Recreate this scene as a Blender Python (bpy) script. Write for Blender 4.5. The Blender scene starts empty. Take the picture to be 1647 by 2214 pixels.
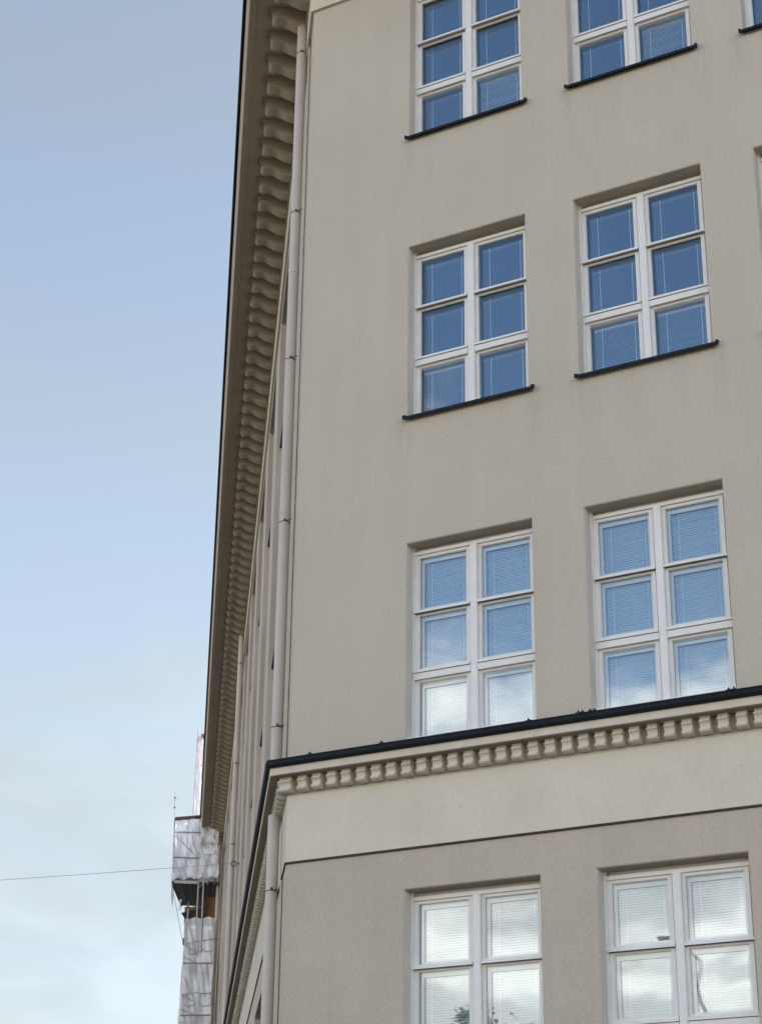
import bpy, math, random
from math import sin, cos, pi, radians, sqrt
from mathutils import Vector, Matrix

random.seed(7)
scene = bpy.context.scene
C = scene.collection
G = 9.12                      # height of the surveyed zero line above the street

# ---------------------------------------------------------------- camera
cam_data = bpy.data.cameras.new('camera')
cam = bpy.data.objects.new('camera', cam_data)
C.objects.link(cam)
yaw, pit, rol = -0.5156649, 0.41992176, -0.0129373
fwd = Vector((sin(yaw) * cos(pit), cos(yaw) * cos(pit), sin(pit)))
rgt = Vector((cos(yaw), -sin(yaw), 0))
dwn = fwd.cross(rgt)
r2 = cos(rol) * rgt + sin(rol) * dwn
d2 = -sin(rol) * rgt + cos(rol) * dwn
M = Matrix((r2, -d2, -fwd)).transposed().to_4x4()
M.translation = Vector((9.80569, -15.469708, -7.521808 + G))
cam.matrix_world = M
cam_data.sensor_fit = 'VERTICAL'
cam_data.sensor_height = 32.0
cam_data.lens = 3994.456 / 2214 * 32.0
cam_data.clip_start = 0.1
cam_data.clip_end = 2000
scene.camera = cam

# ---------------------------------------------------------------- sky, sun, exposure
SUN_EL, SUN_ROT = radians(46), radians(62)
SUN_DIR = Vector((sin(SUN_ROT) * cos(SUN_EL), cos(SUN_ROT) * cos(SUN_EL), sin(SUN_EL)))
world = bpy.data.worlds.new('World')
scene.world = world
world.use_nodes = True
wt = world.node_tree
wn, wl = wt.nodes, wt.links
bg = wn['Background']
SKY = 0.12
bg.inputs[1].default_value = SKY


def wnode(t, **kw):
    nd = wn.new(t)
    for k, v in kw.items():
        setattr(nd, k, v)
    return nd


def wmath(op, a, b=None, clamp=False):
    nd = wn.new('ShaderNodeMath')
    nd.operation = op
    nd.use_clamp = clamp
    for i, x in enumerate((a, b)):
        if x is None:
            continue
        if isinstance(x, (int, float)):
            nd.inputs[i].default_value = x
        else:
            wl.new(x, nd.inputs[i])
    return nd.outputs[0]


def wmap(x, a, b, c, d, smooth=True):
    nd = wn.new('ShaderNodeMapRange')
    nd.interpolation_type = 'SMOOTHSTEP' if smooth else 'LINEAR'
    for i, v in enumerate((x, a, b, c, d)):
        if isinstance(v, (int, float)):
            nd.inputs[i].default_value = v
        else:
            wl.new(v, nd.inputs[i])
    return nd.outputs[0]


sky = wnode('ShaderNodeTexSky', sky_type='NISHITA', sun_disc=False)
sky.sun_elevation = SUN_EL
sky.sun_rotation = SUN_ROT
sky.air_density = 1.0
sky.dust_density = 0.35
sky.ozone_density = 2.5
tc = wnode('ShaderNodeTexCoord')
sep = wnode('ShaderNodeSeparateXYZ')
wl.new(tc.outputs['Generated'], sep.inputs[0])
zc = wmath('MAXIMUM', sep.outputs[2], 0.0)
den = wmath('ADD', zc, 0.2)
comb = wnode('ShaderNodeCombineXYZ')
wl.new(wmath('DIVIDE', sep.outputs[0], den), comb.inputs[0])
wl.new(wmath('DIVIDE', sep.outputs[1], den), comb.inputs[1])
comb.inputs[2].default_value = 3.7
n1 = wnode('ShaderNodeTexNoise')
n1.inputs['Scale'].default_value = 3.0
n1.inputs['Detail'].default_value = 9
n1.inputs['Roughness'].default_value = 0.55
n1.inputs['Distortion'].default_value = 0.35
wl.new(comb.outputs[0], n1.inputs['Vector'])
n2 = wnode('ShaderNodeTexNoise')
n2.inputs['Scale'].default_value = 1.7
n2.inputs['Distortion'].default_value = 0.8
n2.inputs['Detail'].default_value = 4
comb2 = wnode('ShaderNodeCombineXYZ')
wl.new(wmath('MULTIPLY', sep.outputs[0], 1.3), comb2.inputs[0])
wl.new(wmath('ADD', wmath('MULTIPLY', sep.outputs[1], 1.3), wmath('MULTIPLY', zc, 1.5)), comb2.inputs[1])
wl.new(wmath('MULTIPLY', zc, 5.0), comb2.inputs[2])
wl.new(comb2.outputs[0], n2.inputs['Vector'])
dot = wnode('ShaderNodeVectorMath', operation='DOT_PRODUCT')
wl.new(tc.outputs['Generated'], dot.inputs[0])
dot.inputs[1].default_value = SUN_DIR
cs = dot.outputs['Value']
# banks of cumulus that thicken towards the horizon
thr = wmath('ADD', wmap(zc, 0.20, 0.33, 0.10, 0.40, True), wmap(zc, 0.33, 0.50, 0.0, 0.26, False))
cum = wmap(n1.outputs[0], thr, wmath('ADD', thr, 0.29), 0.0, 1.0)
# thin high veil, bright on the sun's side of the sky
veil = wmath('MULTIPLY', wmath('ADD', wmap(zc, 0.10, 0.36, 0.97, 0.76), wmap(zc, 0.34, 0.62, 0.0, -0.08)), wmap(sep.outputs[1], -0.35, 0.2, 0.0, 1.0))
veil = wmath('MULTIPLY', veil, wmap(n2.outputs[0], 0.32, 0.68, 0.85, 1.10), True)


def wmix(fac, a, b):
    nd = wn.new('ShaderNodeMix')
    nd.data_type = 'RGBA'
    nd.clamp_factor = True
    wl.new(fac, nd.inputs[0])
    for i, v in ((6, a), (7, b)):
        if isinstance(v, tuple):
            nd.inputs[i].default_value = v + (1,)
        else:
            wl.new(v, nd.inputs[i])
    return nd.outputs[2]


def k(c, s):
    return tuple(x * s / SKY for x in c)


# less cumulus contrast on the sun's side, where the veil lies over it
cumf = wmath('MULTIPLY', cum, wmap(sep.outputs[1], -0.4, 0.2, 0.86, 0.20))
vcol = wnode('ShaderNodeVectorMath', operation='SCALE')
wl.new(wmap(cs, 0.05, 0.45, 0.96, 1.16, False), vcol.inputs['Scale'])
wl.new(wmix(wmap(zc, 0.1, 0.72, 0.0, 1.0), k((0.278, 0.308, 0.310), 1.0), k((0.136, 0.151, 0.158), 1.0)), vcol.inputs[0])
base = wmix(veil, sky.outputs[0], vcol.outputs[0])
# cumulus: lit face on opposite the sun, greyer against it
cumc = wmix(wmap(sep.outputs[1], -0.5, 0.3, 0.0, 1.0), k((1.20, 1.13, 1.03), 1.0), k((0.335, 0.355, 0.362), 1.0))
n3 = wnode('ShaderNodeTexNoise')
n3.inputs['Scale'].default_value = 3.4
n3.inputs['Detail'].default_value = 6
n3.inputs['Distortion'].default_value = 0.5
wl.new(comb.outputs[0], n3.inputs['Vector'])
shd = wnode('ShaderNodeVectorMath', operation='SCALE')
wl.new(cumc, shd.inputs[0])
wl.new(wmap(n3.outputs[0], 0.34, 0.66, 0.62, 1.22), shd.inputs['Scale'])
# (the veil itself brightens towards the sun)
colr = wmix(cumf, base, shd.outputs[0])
wl.new(colr, bg.inputs[0])

sun_data = bpy.data.lights.new('sun', 'SUN')
sun_data.energy = 4.5
sun_data.angle = radians(0.6)
sun_data.color = (1.0, 0.95, 0.88)
sun = bpy.data.objects.new('sun', sun_data)
C.objects.link(sun)
sun.rotation_euler = (-SUN_DIR).to_track_quat('-Z', 'Y').to_euler()
sun.location = (0, 0, 60)

scene.view_settings.view_transform = 'Standard'
scene.view_settings.look = 'None'
scene.view_settings.exposure = 1.42
scene.view_settings.gamma = 1.0
scene.render.engine = 'CYCLES'
scene.cycles.max_bounces = 8
scene.cycles.diffuse_bounces = 4
scene.cycles.glossy_bounces = 4
scene.cycles.transparent_max_bounces = 12
scene.cycles.caustics_reflective = False
scene.cycles.caustics_refractive = False
scene.cycles.use_denoising = True

# ---------------------------------------------------------------- materials


def new_mat(name):
    m = bpy.data.materials.new(name)
    m.use_nodes = True
    return m, m.node_tree.nodes, m.node_tree.links, m.node_tree.nodes['Principled BSDF']


def paint(name, col, rough=0.5, grain=0.0, gscale=60.0, stain=0.0, sscale=1.2, streak=0.0, bump=0.0, bscale=120.0,
          metallic=0.0, dirt=0.0, spec=0.4, specks=0.0, sills=0.0):
    """plaster, paint or metal: base colour with grain, stains, vertical streaks and fine relief"""
    m, N, L, P = new_mat(name)
    P.inputs['Roughness'].default_value = rough
    P.inputs['Metallic'].default_value = metallic
    P.inputs['Specular IOR Level'].default_value = spec
    geo = N.new('ShaderNodeNewGeometry')
    val = None

    def noise(scale, detail, sx=(1, 1, 1), ofs=0.0, rough_=0.55):
        mp = N.new('ShaderNodeMapping')
        mp.inputs['Scale'].default_value = sx
        mp.inputs['Location'].default_value = (ofs, ofs * 1.7, ofs * 0.6)
        L.new(geo.outputs['Position'], mp.inputs[0])
        nz = N.new('ShaderNodeTexNoise')
        nz.inputs['Scale'].default_value = scale
        nz.inputs['Detail'].default_value = detail
        nz.inputs['Roughness'].default_value = rough_
        L.new(mp.outputs[0], nz.inputs['Vector'])
        return nz.outputs[0]

    def remap(x, amt, lo=0.3, hi=0.7):
        mr = N.new('ShaderNodeMapRange')
        for i, v in enumerate((lo, hi, 1 - amt, 1 + amt)):
            mr.inputs[i + 1].default_value = v
        L.new(x, mr.inputs[0])
        return mr.outputs[0]

    def mul(a, b):
        if a is None:
            return b
        mm = N.new('ShaderNodeMath')
        mm.operation = 'MULTIPLY'
        L.new(a, mm.inputs[0])
        L.new(b, mm.inputs[1])
        return mm.outputs[0]

    if grain:
        val = mul(val, remap(noise(gscale, 3, ofs=2.0, rough_=0.7), grain))
    if stain:
        val = mul(val, remap(noise(sscale, 6, ofs=11.0), stain))
    if streak:
        val = mul(val, remap(noise(1.0, 4, (5, 5, 0.35), 5.0), streak))
    if dirt:
        d = noise(9.0, 5, ofs=21.0, rough_=0.62)
        mr = N.new('ShaderNodeMapRange')
        mr.interpolation_type = 'SMOOTHSTEP'
        for i, v in enumerate((0.64, 0.72, 1.0, 1.0 - dirt)):
            mr.inputs[i + 1].default_value = v
        L.new(d, mr.inputs[0])
        val = mul(val, mr.outputs[0])
    if specks:
        mr = N.new('ShaderNodeMapRange')
        mr.interpolation_type = 'SMOOTHSTEP'
        for i, v in enumerate((0.66, 0.74, 0.0, 1.0)):
            mr.inputs[i + 1].default_value = v
        L.new(noise(34.0, 2, ofs=31.0), mr.inputs[0])
        mr2 = N.new('ShaderNodeMapRange')
        mr2.interpolation_type = 'SMOOTHSTEP'
        for i, v in enumerate((0.50, 0.66, 0.0, specks)):
            mr2.inputs[i + 1].default_value = v
        L.new(noise(2.6, 3, ofs=37.0), mr2.inputs[0])
        iv = N.new('ShaderNodeMath')
        iv.operation = 'SUBTRACT'
        iv.inputs[0].default_value = 1.0
        L.new(mul(mr.outputs[0], mr2.outputs[0]), iv.inputs[1])
        val = mul(val, iv.outputs[0])
    if sills:
        # rain dirt washed off the ends of the window sills
        sp_ = N.new('ShaderNodeSeparateXYZ')
        L.new(geo.outputs['Position'], sp_.inputs[0])

        def mth(op, a, b=None, c=None):
            nd = N.new('ShaderNodeMath')
            nd.operation = op
            for i, x in enumerate((a, b, c)):
                if x is None:
                    continue
                if isinstance(x, (int, float)):
                    nd.inputs[i].default_value = x
                else:
                    L.new(x, nd.inputs[i])
            return nd.outputs[0]

        fx = mth('MODULO', mth('ADD', mth('SUBTRACT', sp_.outputs[0], 1.3383), 1.9929 * 5 + 0.25), 1.9929)
        e1 = mth('ABSOLUTE', mth('SUBTRACT', fx, 0.24))
        e2 = mth('ABSOLUTE', mth('SUBTRACT', fx, 0.25 + 1.4411 + 0.05))
        ed = mth('MINIMUM', e1, e2)
        ed = mth('ADD', ed, mth('LESS_THAN', sp_.outputs[0], 1.15))
        near = N.new('ShaderNodeMapRange')
        near.interpolation_type = 'SMOOTHSTEP'
        for i, v in enumerate((0.015, 0.14, 1.0, 0.0)):
            near.inputs[i + 1].default_value = v
        L.new(ed, near.inputs[0])
        fz = mth('MODULO', mth('SUBTRACT', G + 1.44 + 36.0, sp_.outputs[2]), 3.6)
        dn = N.new('ShaderNodeMapRange')
        dn.interpolation_type = 'SMOOTHSTEP'
        for i, v in enumerate((0.02, 0.75, 1.0, 0.0)):
            dn.inputs[i + 1].default_value = v
        L.new(fz, dn.inputs[0])
        nm = N.new('ShaderNodeMapRange')
        for i, v in enumerate((0.42, 0.68, 0.0, sills)):
            nm.inputs[i + 1].default_value = v
        L.new(noise(1.0, 5, (16, 16, 5), 41.0, 0.65), nm.inputs[0])
        iv = mth('SUBTRACT', 1.0, mth('MULTIPLY', mth('MULTIPLY', near.outputs[0], dn.outputs[0]), nm.outputs[0]))
        val = mul(val, iv)
    if val is not None:
        mx = N.new('ShaderNodeVectorMath')
        mx.operation = 'SCALE'
        mx.inputs[0].default_value = col
        L.new(val, mx.inputs['Scale'])
        L.new(mx.outputs[0], P.inputs['Base Color'])
    else:
        P.inputs['Base Color'].default_value = col + (1,)
    if bump:
        bp = N.new('ShaderNodeBump')
        bp.inputs['Strength'].default_value = bump
        bp.inputs['Distance'].default_value = 0.006
        L.new(noise(bscale, 4, ofs=7.0, rough_=0.7), bp.inputs['Height'])
        L.new(bp.outputs[0], P.inputs['Normal'])
    return m


STUCCO = paint('stucco_upper', (0.50, 0.445, 0.355), 0.95, grain=0.15, gscale=55, stain=0.035, sscale=0.9, streak=0.025, bump=0.5,
               bscale=70, dirt=0.05, spec=0.1, specks=0.10, sills=0.13)
STUCCO_LOW = paint('stucco_lower', (0.47, 0.408, 0.318), 0.95, grain=0.11, gscale=52, stain=0.06, sscale=0.8, streak=0.03, bump=0.35,
                   bscale=60, dirt=0.05, spec=0.1, specks=0.15)
REVEAL = paint('reveal_plaster', (0.62, 0.575, 0.495), 0.9, grain=0.05, stain=0.05, spec=0.1)
BAND = paint('smooth_plaster', (0.61, 0.56, 0.445), 0.85, grain=0.05, gscale=40, stain=0.05, sscale=1.6, streak=0.02, bump=0.15, bscale=40,
             dirt=0.08, spec=0.15, specks=0.34)
SIDE = paint('side_plaster', (0.52, 0.452, 0.372), 0.9, grain=0.05, stain=0.05, streak=0.06, bump=0.2, spec=0.1)
CORNICE = paint('cornice_paint', (0.425, 0.36, 0.275), 0.75, grain=0.05, stain=0.07, sscale=3, bump=0.15, spec=0.2)
SOFFIT_SHADE = paint('trim_painted_shade', (0.33, 0.28, 0.215), 0.8, grain=0.08, stain=0.12, sscale=6, spec=0.15)  # trim colour darkened, standing in for shade under the small cornice
TRIM = paint('cornice_trim', (0.59, 0.54, 0.445), 0.75, grain=0.05, stain=0.07, sscale=4, streak=0.04, bump=0.15, dirt=0.12, spec=0.2)
PIPE = paint('pipe_paint', (0.54, 0.49, 0.42), 0.5, stain=0.05, sscale=2, streak=0.05, spec=0.4)
BLACK = paint('black_sheet_metal', (0.008, 0.010, 0.014), 0.6, stain=0.25, sscale=5, spec=0.2)
JOINT = paint('joint_dark', (0.055, 0.04, 0.036), 0.8, stain=0.2, sscale=6, spec=0.2)
IRON = paint('iron', (0.09, 0.08, 0.075), 0.6, metallic=0.4, stain=0.2, sscale=9)
WHITE = paint('window_paint', (0.72, 0.70, 0.655), 0.45, stain=0.04, sscale=6, spec=0.4)
INNER = paint('inner_sash_paint', (0.66, 0.68, 0.68), 0.5, stain=0.03, sscale=5)
SLAT = paint('blind_slat', (0.60, 0.61, 0.59), 0.5, stain=0.02, sscale=5)
CORD = paint('blind_cord', (0.75, 0.78, 0.80), 0.7, stain=0.02, sscale=5)
HEADBOX = paint('blind_headbox', (0.10, 0.11, 0.10), 0.6, stain=0.1, sscale=5)
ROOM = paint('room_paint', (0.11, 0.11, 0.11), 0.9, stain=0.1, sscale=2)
ASPHALT = paint('asphalt', (0.065, 0.062, 0.058), 0.9, grain=0.2, gscale=20, stain=0.15, sscale=0.3, bump=0.3)
PAVING = paint('paving', (0.20, 0.19, 0.18), 0.9, grain=0.1, gscale=20, stain=0.12, sscale=0.6)
ROOFM = paint('roof_metal', (0.03, 0.032, 0.036), 0.5, stain=0.2, sscale=1)
STEEL = paint('galvanised_steel', (0.40, 0.385, 0.40), 0.45, metallic=0.5, stain=0.2, sscale=7)
DECK = paint('deck_underside', (0.10, 0.10, 0.10), 0.7, stain=0.25, sscale=6)
DECKRIB = paint('deck_rib', (0.16, 0.16, 0.155), 0.6, stain=0.2, sscale=6)
WOOD = paint('plywood', (0.24, 0.135, 0.06), 0.75, grain=0.15, gscale=14, stain=0.2, sscale=4, streak=0.12)
TOEBOARD = paint('toe_board', (0.55, 0.52, 0.48), 0.7, stain=0.15, sscale=5)
TARP = paint('brown_tarp', (0.07, 0.045, 0.038), 0.8, stain=0.3, sscale=4)
RED = paint('red_tarp', (0.34, 0.09, 0.10), 0.7, stain=0.2, sscale=4)
WIRE = paint('wire', (0.16, 0.16, 0.17), 0.6, stain=0.1, sscale=9)
BARK = paint('bark', (0.09, 0.07, 0.05), 0.9, grain=0.2, gscale=12, stain=0.2)


def glass_mat(name, fmul, fadd):
    m, N, L, P = new_mat(name)
    N.remove(P)
    out = N['Material Output']
    tr = N.new('ShaderNodeBsdfTransparent')
    tr.inputs[0].default_value = (0.90, 0.94, 0.94, 1)
    gl = N.new('ShaderNodeBsdfGlossy')
    gl.inputs['Roughness'].default_value = 0.0
    gl.inputs['Color'].default_value = (0.92, 0.97, 1.0, 1)
    fr = N.new('ShaderNodeFresnel')
    gb = N.new('ShaderNodeNewGeometry')
    io = N.new('ShaderNodeMapRange')                  # the same reflectance from either side of the thin pane
    io.inputs[3].default_value = 1.5
    io.inputs[4].default_value = 1 / 1.5
    L.new(gb.outputs['Backfacing'], io.inputs[0])
    L.new(io.outputs[0], fr.inputs['IOR'])
    mm = N.new('ShaderNodeMath')
    mm.operation = 'MULTIPLY_ADD'
    mm.use_clamp = True
    mm.inputs[1].default_value = fmul
    mm.inputs[2].default_value = fadd
    L.new(fr.outputs[0], mm.inputs[0])
    geo = N.new('ShaderNodeNewGeometry')
    nz = N.new('ShaderNodeTexNoise')
    nz.inputs['Scale'].default_value = 2.2
    nz.inputs['Detail'].default_value = 1
    L.new(geo.outputs['Position'], nz.inputs['Vector'])
    bp = N.new('ShaderNodeBump')
    bp.inputs['Strength'].default_value = 0.07
    bp.inputs['Distance'].default_value = 0.02
    L.new(nz.outputs[0], bp.inputs['Height'])
    L.new(bp.outputs[0], gl.inputs['Normal'])
    mx = N.new('ShaderNodeMixShader')
    L.new(mm.outputs[0], mx.inputs[0])
    L.new(tr.outputs[0], mx.inputs[1])
    L.new(gl.outputs[0], mx.inputs[2])
    L.new(mx.outputs[0], out.inputs[0])
    return m


GLASS = glass_mat('window_glass', 2.6, 0.02)
GLASS_IN = glass_mat('inner_window_glass', 2.8, 0.08)


def sheet_mat(name, tint, opacity):
    m, N, L, P = new_mat(name)
    N.remove(P)
    out = N['Material Output']
    df = N.new('ShaderNodeBsdfDiffuse')
    df.inputs[0].default_value = tint + (1,)
    tl = N.new('ShaderNodeBsdfTranslucent')
    tl.inputs[0].default_value = tint + (1,)
    gl = N.new('ShaderNodeBsdfGlossy')
    gl.inputs['Roughness'].default_value = 0.25
    tr = N.new('ShaderNodeBsdfTransparent')
    a = N.new('ShaderNodeMixShader')
    a.inputs[0].default_value = 0.18
    L.new(df.outputs[0], a.inputs[1])
    L.new(tl.outputs[0], a.inputs[2])
    b = N.new('ShaderNodeMixShader')
    b.inputs[0].default_value = 0.10
    L.new(a.outputs[0], b.inputs[1])
    L.new(gl.outputs[0], b.inputs[2])
    geo = N.new('ShaderNodeNewGeometry')
    nz = N.new('ShaderNodeTexNoise')
    nz.inputs['Scale'].default_value = 2.4
    nz.inputs['Detail'].default_value = 5
    L.new(geo.outputs['Position'], nz.inputs['Vector'])
    mr = N.new('ShaderNodeMapRange')
    for i, v in enumerate((0.3, 0.7, opacity - 0.16, opacity + 0.16)):
        mr.inputs[i + 1].default_value = v
    L.new(nz.outputs[0], mr.inputs[0])
    c = N.new('ShaderNodeMixShader')
    L.new(mr.outputs[0], c.inputs[0])
    L.new(tr.outputs[0], c.inputs[1])
    L.new(b.outputs[0], c.inputs[2])
    L.new(c.outputs[0], out.inputs[0])
    return m


SHEET = sheet_mat('plastic_sheet', (0.90, 0.88, 0.88), 0.76)
SHEET_PINK = sheet_mat('pink_sheet', (0.85, 0.66, 0.70), 0.6)

# ---------------------------------------------------------------- helpers
SA = radians(35.12649842893142)
D = Vector((-sin(SA), cos(SA), 0))            # along the side facade, away from the corner
N_ = Vector((-cos(SA), -sin(SA), 0))          # out of the side facade
NF = Vector((0, -1, 0))                       # out of the front facade
MIT = (N_ + NF) / (1 + N_.dot(NF))            # mitre at the corner


def S(s, o, z):
    return D * s + N_ * o + Vector((0, 0, z + G))


def F(x, y, z):
    return Vector((x, y, z + G))


class MB:
    def __init__(self):
        self.v, self.f, self.mi = [], [], []

    def add(self, vs, fs, mi=0):
        b = len(self.v)
        self.v += [tuple(x) for x in vs]
        self.f += [tuple(b + i for i in q) for q in fs]
        self.mi += [mi] * len(fs)
        return self

    def quad(self, a, b, c, d, mi=0):
        return self.add([a, b, c, d], [(0, 1, 2, 3)], mi)

    def prism(self, poly, ext, mi=0):
        """closed polygon of Vectors extruded by the vector ext"""
        n = len(poly)
        vs = [Vector(p) for p in poly] + [Vector(p) + ext for p in poly]
        fs = [(i, (i + 1) % n, n + (i + 1) % n, n + i) for i in range(n)]
        fs += [tuple(range(n - 1, -1, -1)), tuple(range(n, 2 * n))]
        return self.add(vs, fs, mi)

    def box(self, o, ax, ay, az, mi=0):
        o, ax, ay, az = Vector(o), Vector(ax), Vector(ay), Vector(az)
        return self.prism([o, o + ax, o + ax + ay, o + ay], az, mi)

    def bb(self, x0, x1, y0, y1, z0, z1, mi=0):
        return self.box((x0, y0, z0), (x1 - x0, 0, 0), (0, y1 - y0, 0), (0, 0, z1 - z0), mi)

    def tube(self, pts, r, seg=8, mi=0):
        pts = [Vector(p) for p in pts]
        rings = []
        for i, p in enumerate(pts):
            t = (pts[min(i + 1, len(pts) - 1)] - pts[max(i - 1, 0)]).normalized()
            u = t.cross(Vector((0, 0, 1)))
            if u.length < 1e-3:
                u = Vector((1, 0, 0))
            u.normalize()
            w = t.cross(u)
            rr = r[i] if isinstance(r, (list, tuple)) else r
            rings.append([p + (u * cos(2 * pi * k_ / seg) + w * sin(2 * pi * k_ / seg)) * rr for k_ in range(seg)])
        vs = [q for g in rings for q in g]
        fs = []
        for i in range(len(pts) - 1):
            for k_ in range(seg):
                a, b = i * seg + k_, i * seg + (k_ + 1) % seg
                fs.append((a, b, b + seg, a + seg))
        fs.append(tuple(range(seg - 1, -1, -1)))
        fs.append(tuple(range((len(pts) - 1) * seg, len(pts) * seg)))
        return self.add(vs, fs, mi)

    def ball(self, c, r, mi=0):
        c = Vector(c)
        vs, fs = [], []
        for i in range(5):
            th = pi * i / 4
            for j in range(8):
                ph = 2 * pi * j / 8
                vs.append(c + Vector((sin(th) * cos(ph), sin(th) * sin(ph), cos(th))) * r)
        for i in range(4):
            for j in range(8):
                fs.append((i * 8 + j, i * 8 + (j + 1) % 8, (i + 1) * 8 + (j + 1) % 8, (i + 1) * 8 + j))
        return self.add(vs, fs, mi)

    def mesh(self, name, mats, smooth=False):
        me = bpy.data.meshes.new(name)
        me.from_pydata(self.v, [], self.f)
        for m in (mats if isinstance(mats, (list, tuple)) else [mats]):
            me.materials.append(m)
        me.polygons.foreach_set('material_index', self.mi)
        if smooth:
            me.polygons.foreach_set('use_smooth', [True] * len(me.polygons))
            me.set_sharp_from_angle(angle=radians(42))
        me.update()
        return me

    def build(self, name, mats, parent=None, smooth=False, label=None, kind=None):
        return link(name, self.mesh(name, mats, smooth), parent, label, kind)


def link(name, me, parent=None, label=None, kind=None, loc=None):
    o = bpy.data.objects.new(name, me)
    C.objects.link(o)
    if parent is not None:
        o.parent = parent
    if loc is not None:
        o.location = loc
    if label:
        o['label'] = label
    if kind:
        o['kind'] = kind
    return o


def tag(o, label, cat, group=None):
    o['label'] = label
    o['category'] = cat
    if group:
        o['group'] = group
    return o


def thing(name, label, cat, loc=(0, 0, 0), group=None):
    return tag(link(name, None, None, loc=loc), label, cat, group)


X1, S1 = 14.0, 60.0


def sweep(profile, x1=X1, s1=S1, closed=True):
    """profile of (outward, z) carried along the side facade, mitred round the corner and along the front"""
    mb = MB()
    n = len(profile)
    far = [S(s1, p, z) for p, z in profile]
    cor = [MIT * p + Vector((0, 0, z + G)) for p, z in profile]
    frt = [F(x1, -p, z) for p, z in profile]
    vs = far + cor + frt
    fs = []
    rng = range(n if closed else n - 1)
    for b in (0, n):
        for i in rng:
            j = (i + 1) % n
            fs.append((b + i, b + j, b + n + j, b + n + i))
    if closed:
        fs.append(tuple(range(n)))
        fs.append(tuple(range(3 * n - 1, 2 * n - 1, -1)))
    return mb.add(vs, fs)


# ---------------------------------------------------------------- ground
gm = MB()
gm.quad((-400, -400, 0), (400, -400, 0), (400, 400, 0), (-400, 400, 0))
gr = gm.build('road', ASPHALT)
gr['kind'] = 'structure'
pv = MB()
pv.prism([MIT * 0.0, MIT * 2.6, Vector((X1, -2.6, 0)), Vector((X1, 0, 0))], Vector((0, 0, 0.14)))
pv.prism([D * S1, D * S1 + N_ * 2.6, MIT * 2.6, MIT * 0.0], Vector((0, 0, 0.14)))
pave = pv.build('pavement', PAVING)
pave['kind'] = 'structure'
pave.location.z = 0.004

# ---------------------------------------------------------------- the building
bld = thing('corner_building', 'tall beige rendered corner building with white six-pane windows and dark metal sills', 'building')

L1, PITCH, WW, WH = 1.3383, 1.9929, 1.4411, 2.16
ROWS = [7.2, 3.6, 0.0, -3.6]
NCOL = 4


def wall_front(z0, z1, rows, mat):
    """front wall with chamfered window openings"""
    mb = MB()
    dep, c = 0.30, 0.010
    zs = [z0]
    for t in sorted(rows):
        zs += [t - WH, t]
    zs.append(z1)
    zs = sorted(set(max(z0, min(z1, z)) for z in zs))
    opens = [(t - WH, t) for t in rows]
    xs = [0.0]
    for k_ in range(NCOL):
        xs += [L1 + k_ * PITCH, L1 + k_ * PITCH + WW]
    xs.append(X1)
    for i in range(len(xs) - 1):
        for j in range(len(zs) - 1):
            a, b = zs[j], zs[j + 1]
            hole = i % 2 == 1 and any(lo <= (a + b) / 2 <= hi for lo, hi in opens)
            if not hole:
                mb.quad(F(xs[i], 0, a), F(xs[i + 1], 0, a), F(xs[i + 1], 0, b), F(xs[i], 0, b))
    for k_ in range(NCOL):
        x0 = L1 + k_ * PITCH
        x1 = x0 + WW
        for lo, hi in opens:
            lo2 = max(lo, z0)
            q = [(x0, lo2), (x1, lo2), (x1, hi), (x0, hi)]
            qi = [(x0 + c, lo2), (x1 - c, lo2), (x1 - c, hi - c), (x0 + c, hi - c)]
            for e in (1, 2, 3):
                (xa, za), (xb, zb) = q[e], q[(e + 1) % 4]
                (xc, zc_), (xd, zd) = qi[e], qi[(e + 1) % 4]
                mb.quad(F(xa, 0, za), F(xb, 0, zb), F(xd, c, zd), F(xc, c, zc_), 0)
                mb.quad(F(xc, c, zc_), F(xd, c, zd), F(xd, dep, zd), F(xc, dep, zc_), 2 if e == 2 else 1)
            mb.quad(F(x0, 0, lo2), F(x1, 0, lo2), F(x1, dep, lo2), F(x0, dep, lo2), 1)
    return mb


wall_front(-2.2, 7.6, [7.2, 3.6, 0.0], STUCCO).build('front_wall', [STUCCO, REVEAL, STUCCO], bld, label='upper beige stucco front wall')
wall_front(-G, -3.21, [-3.6], STUCCO_LOW).build('front_wall', [STUCCO_LOW, REVEAL, STUCCO_LOW], bld, label='coarser pinkish beige stucco wall below the pale band')

# side facade: tall recessed bays between flat piers
BAY = 3.95
NB = 13
bays = [(7.4 + BAY * k_ - 2.55, 7.4 + BAY * k_) for k_ in range(NB)]
DEP = 0.24


def wall_side(z0, z1, zb, zh):
    mb = MB()
    edges = [0.0]
    for a, b in bays:
        edges += [a, b]
    edges.append(S1)
    for i in range(0, len(edges), 2):                      # piers
        mb.quad(S(edges[i + 1], 0, z0), S(edges[i], 0, z0), S(edges[i], 0, z1), S(edges[i + 1], 0, z1))
    for a, b in bays:
        mb.quad(S(b, 0, zh), S(a, 0, zh), S(a, 0, z1), S(b, 0, z1))
        if zb > z0:
            mb.quad(S(b, 0, z0), S(a, 0, z0), S(a, 0, zb), S(b, 0, zb))
            mb.quad(S(b, 0, zb), S(a, 0, zb), S(a, -DEP, zb), S(b, -DEP, zb))
        mb.quad(S(b, 0, zh), S(a, 0, zh), S(a, -DEP, zh), S(b, -DEP, zh))
        mb.quad(S(b, 0, zb), S(b, 0, zh), S(b, -DEP, zh), S(b, -DEP, zb))
        mb.quad(S(a, 0, zb), S(a, 0, zh), S(a, -DEP, zh), S(a, -DEP, zb))
    return mb


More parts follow.
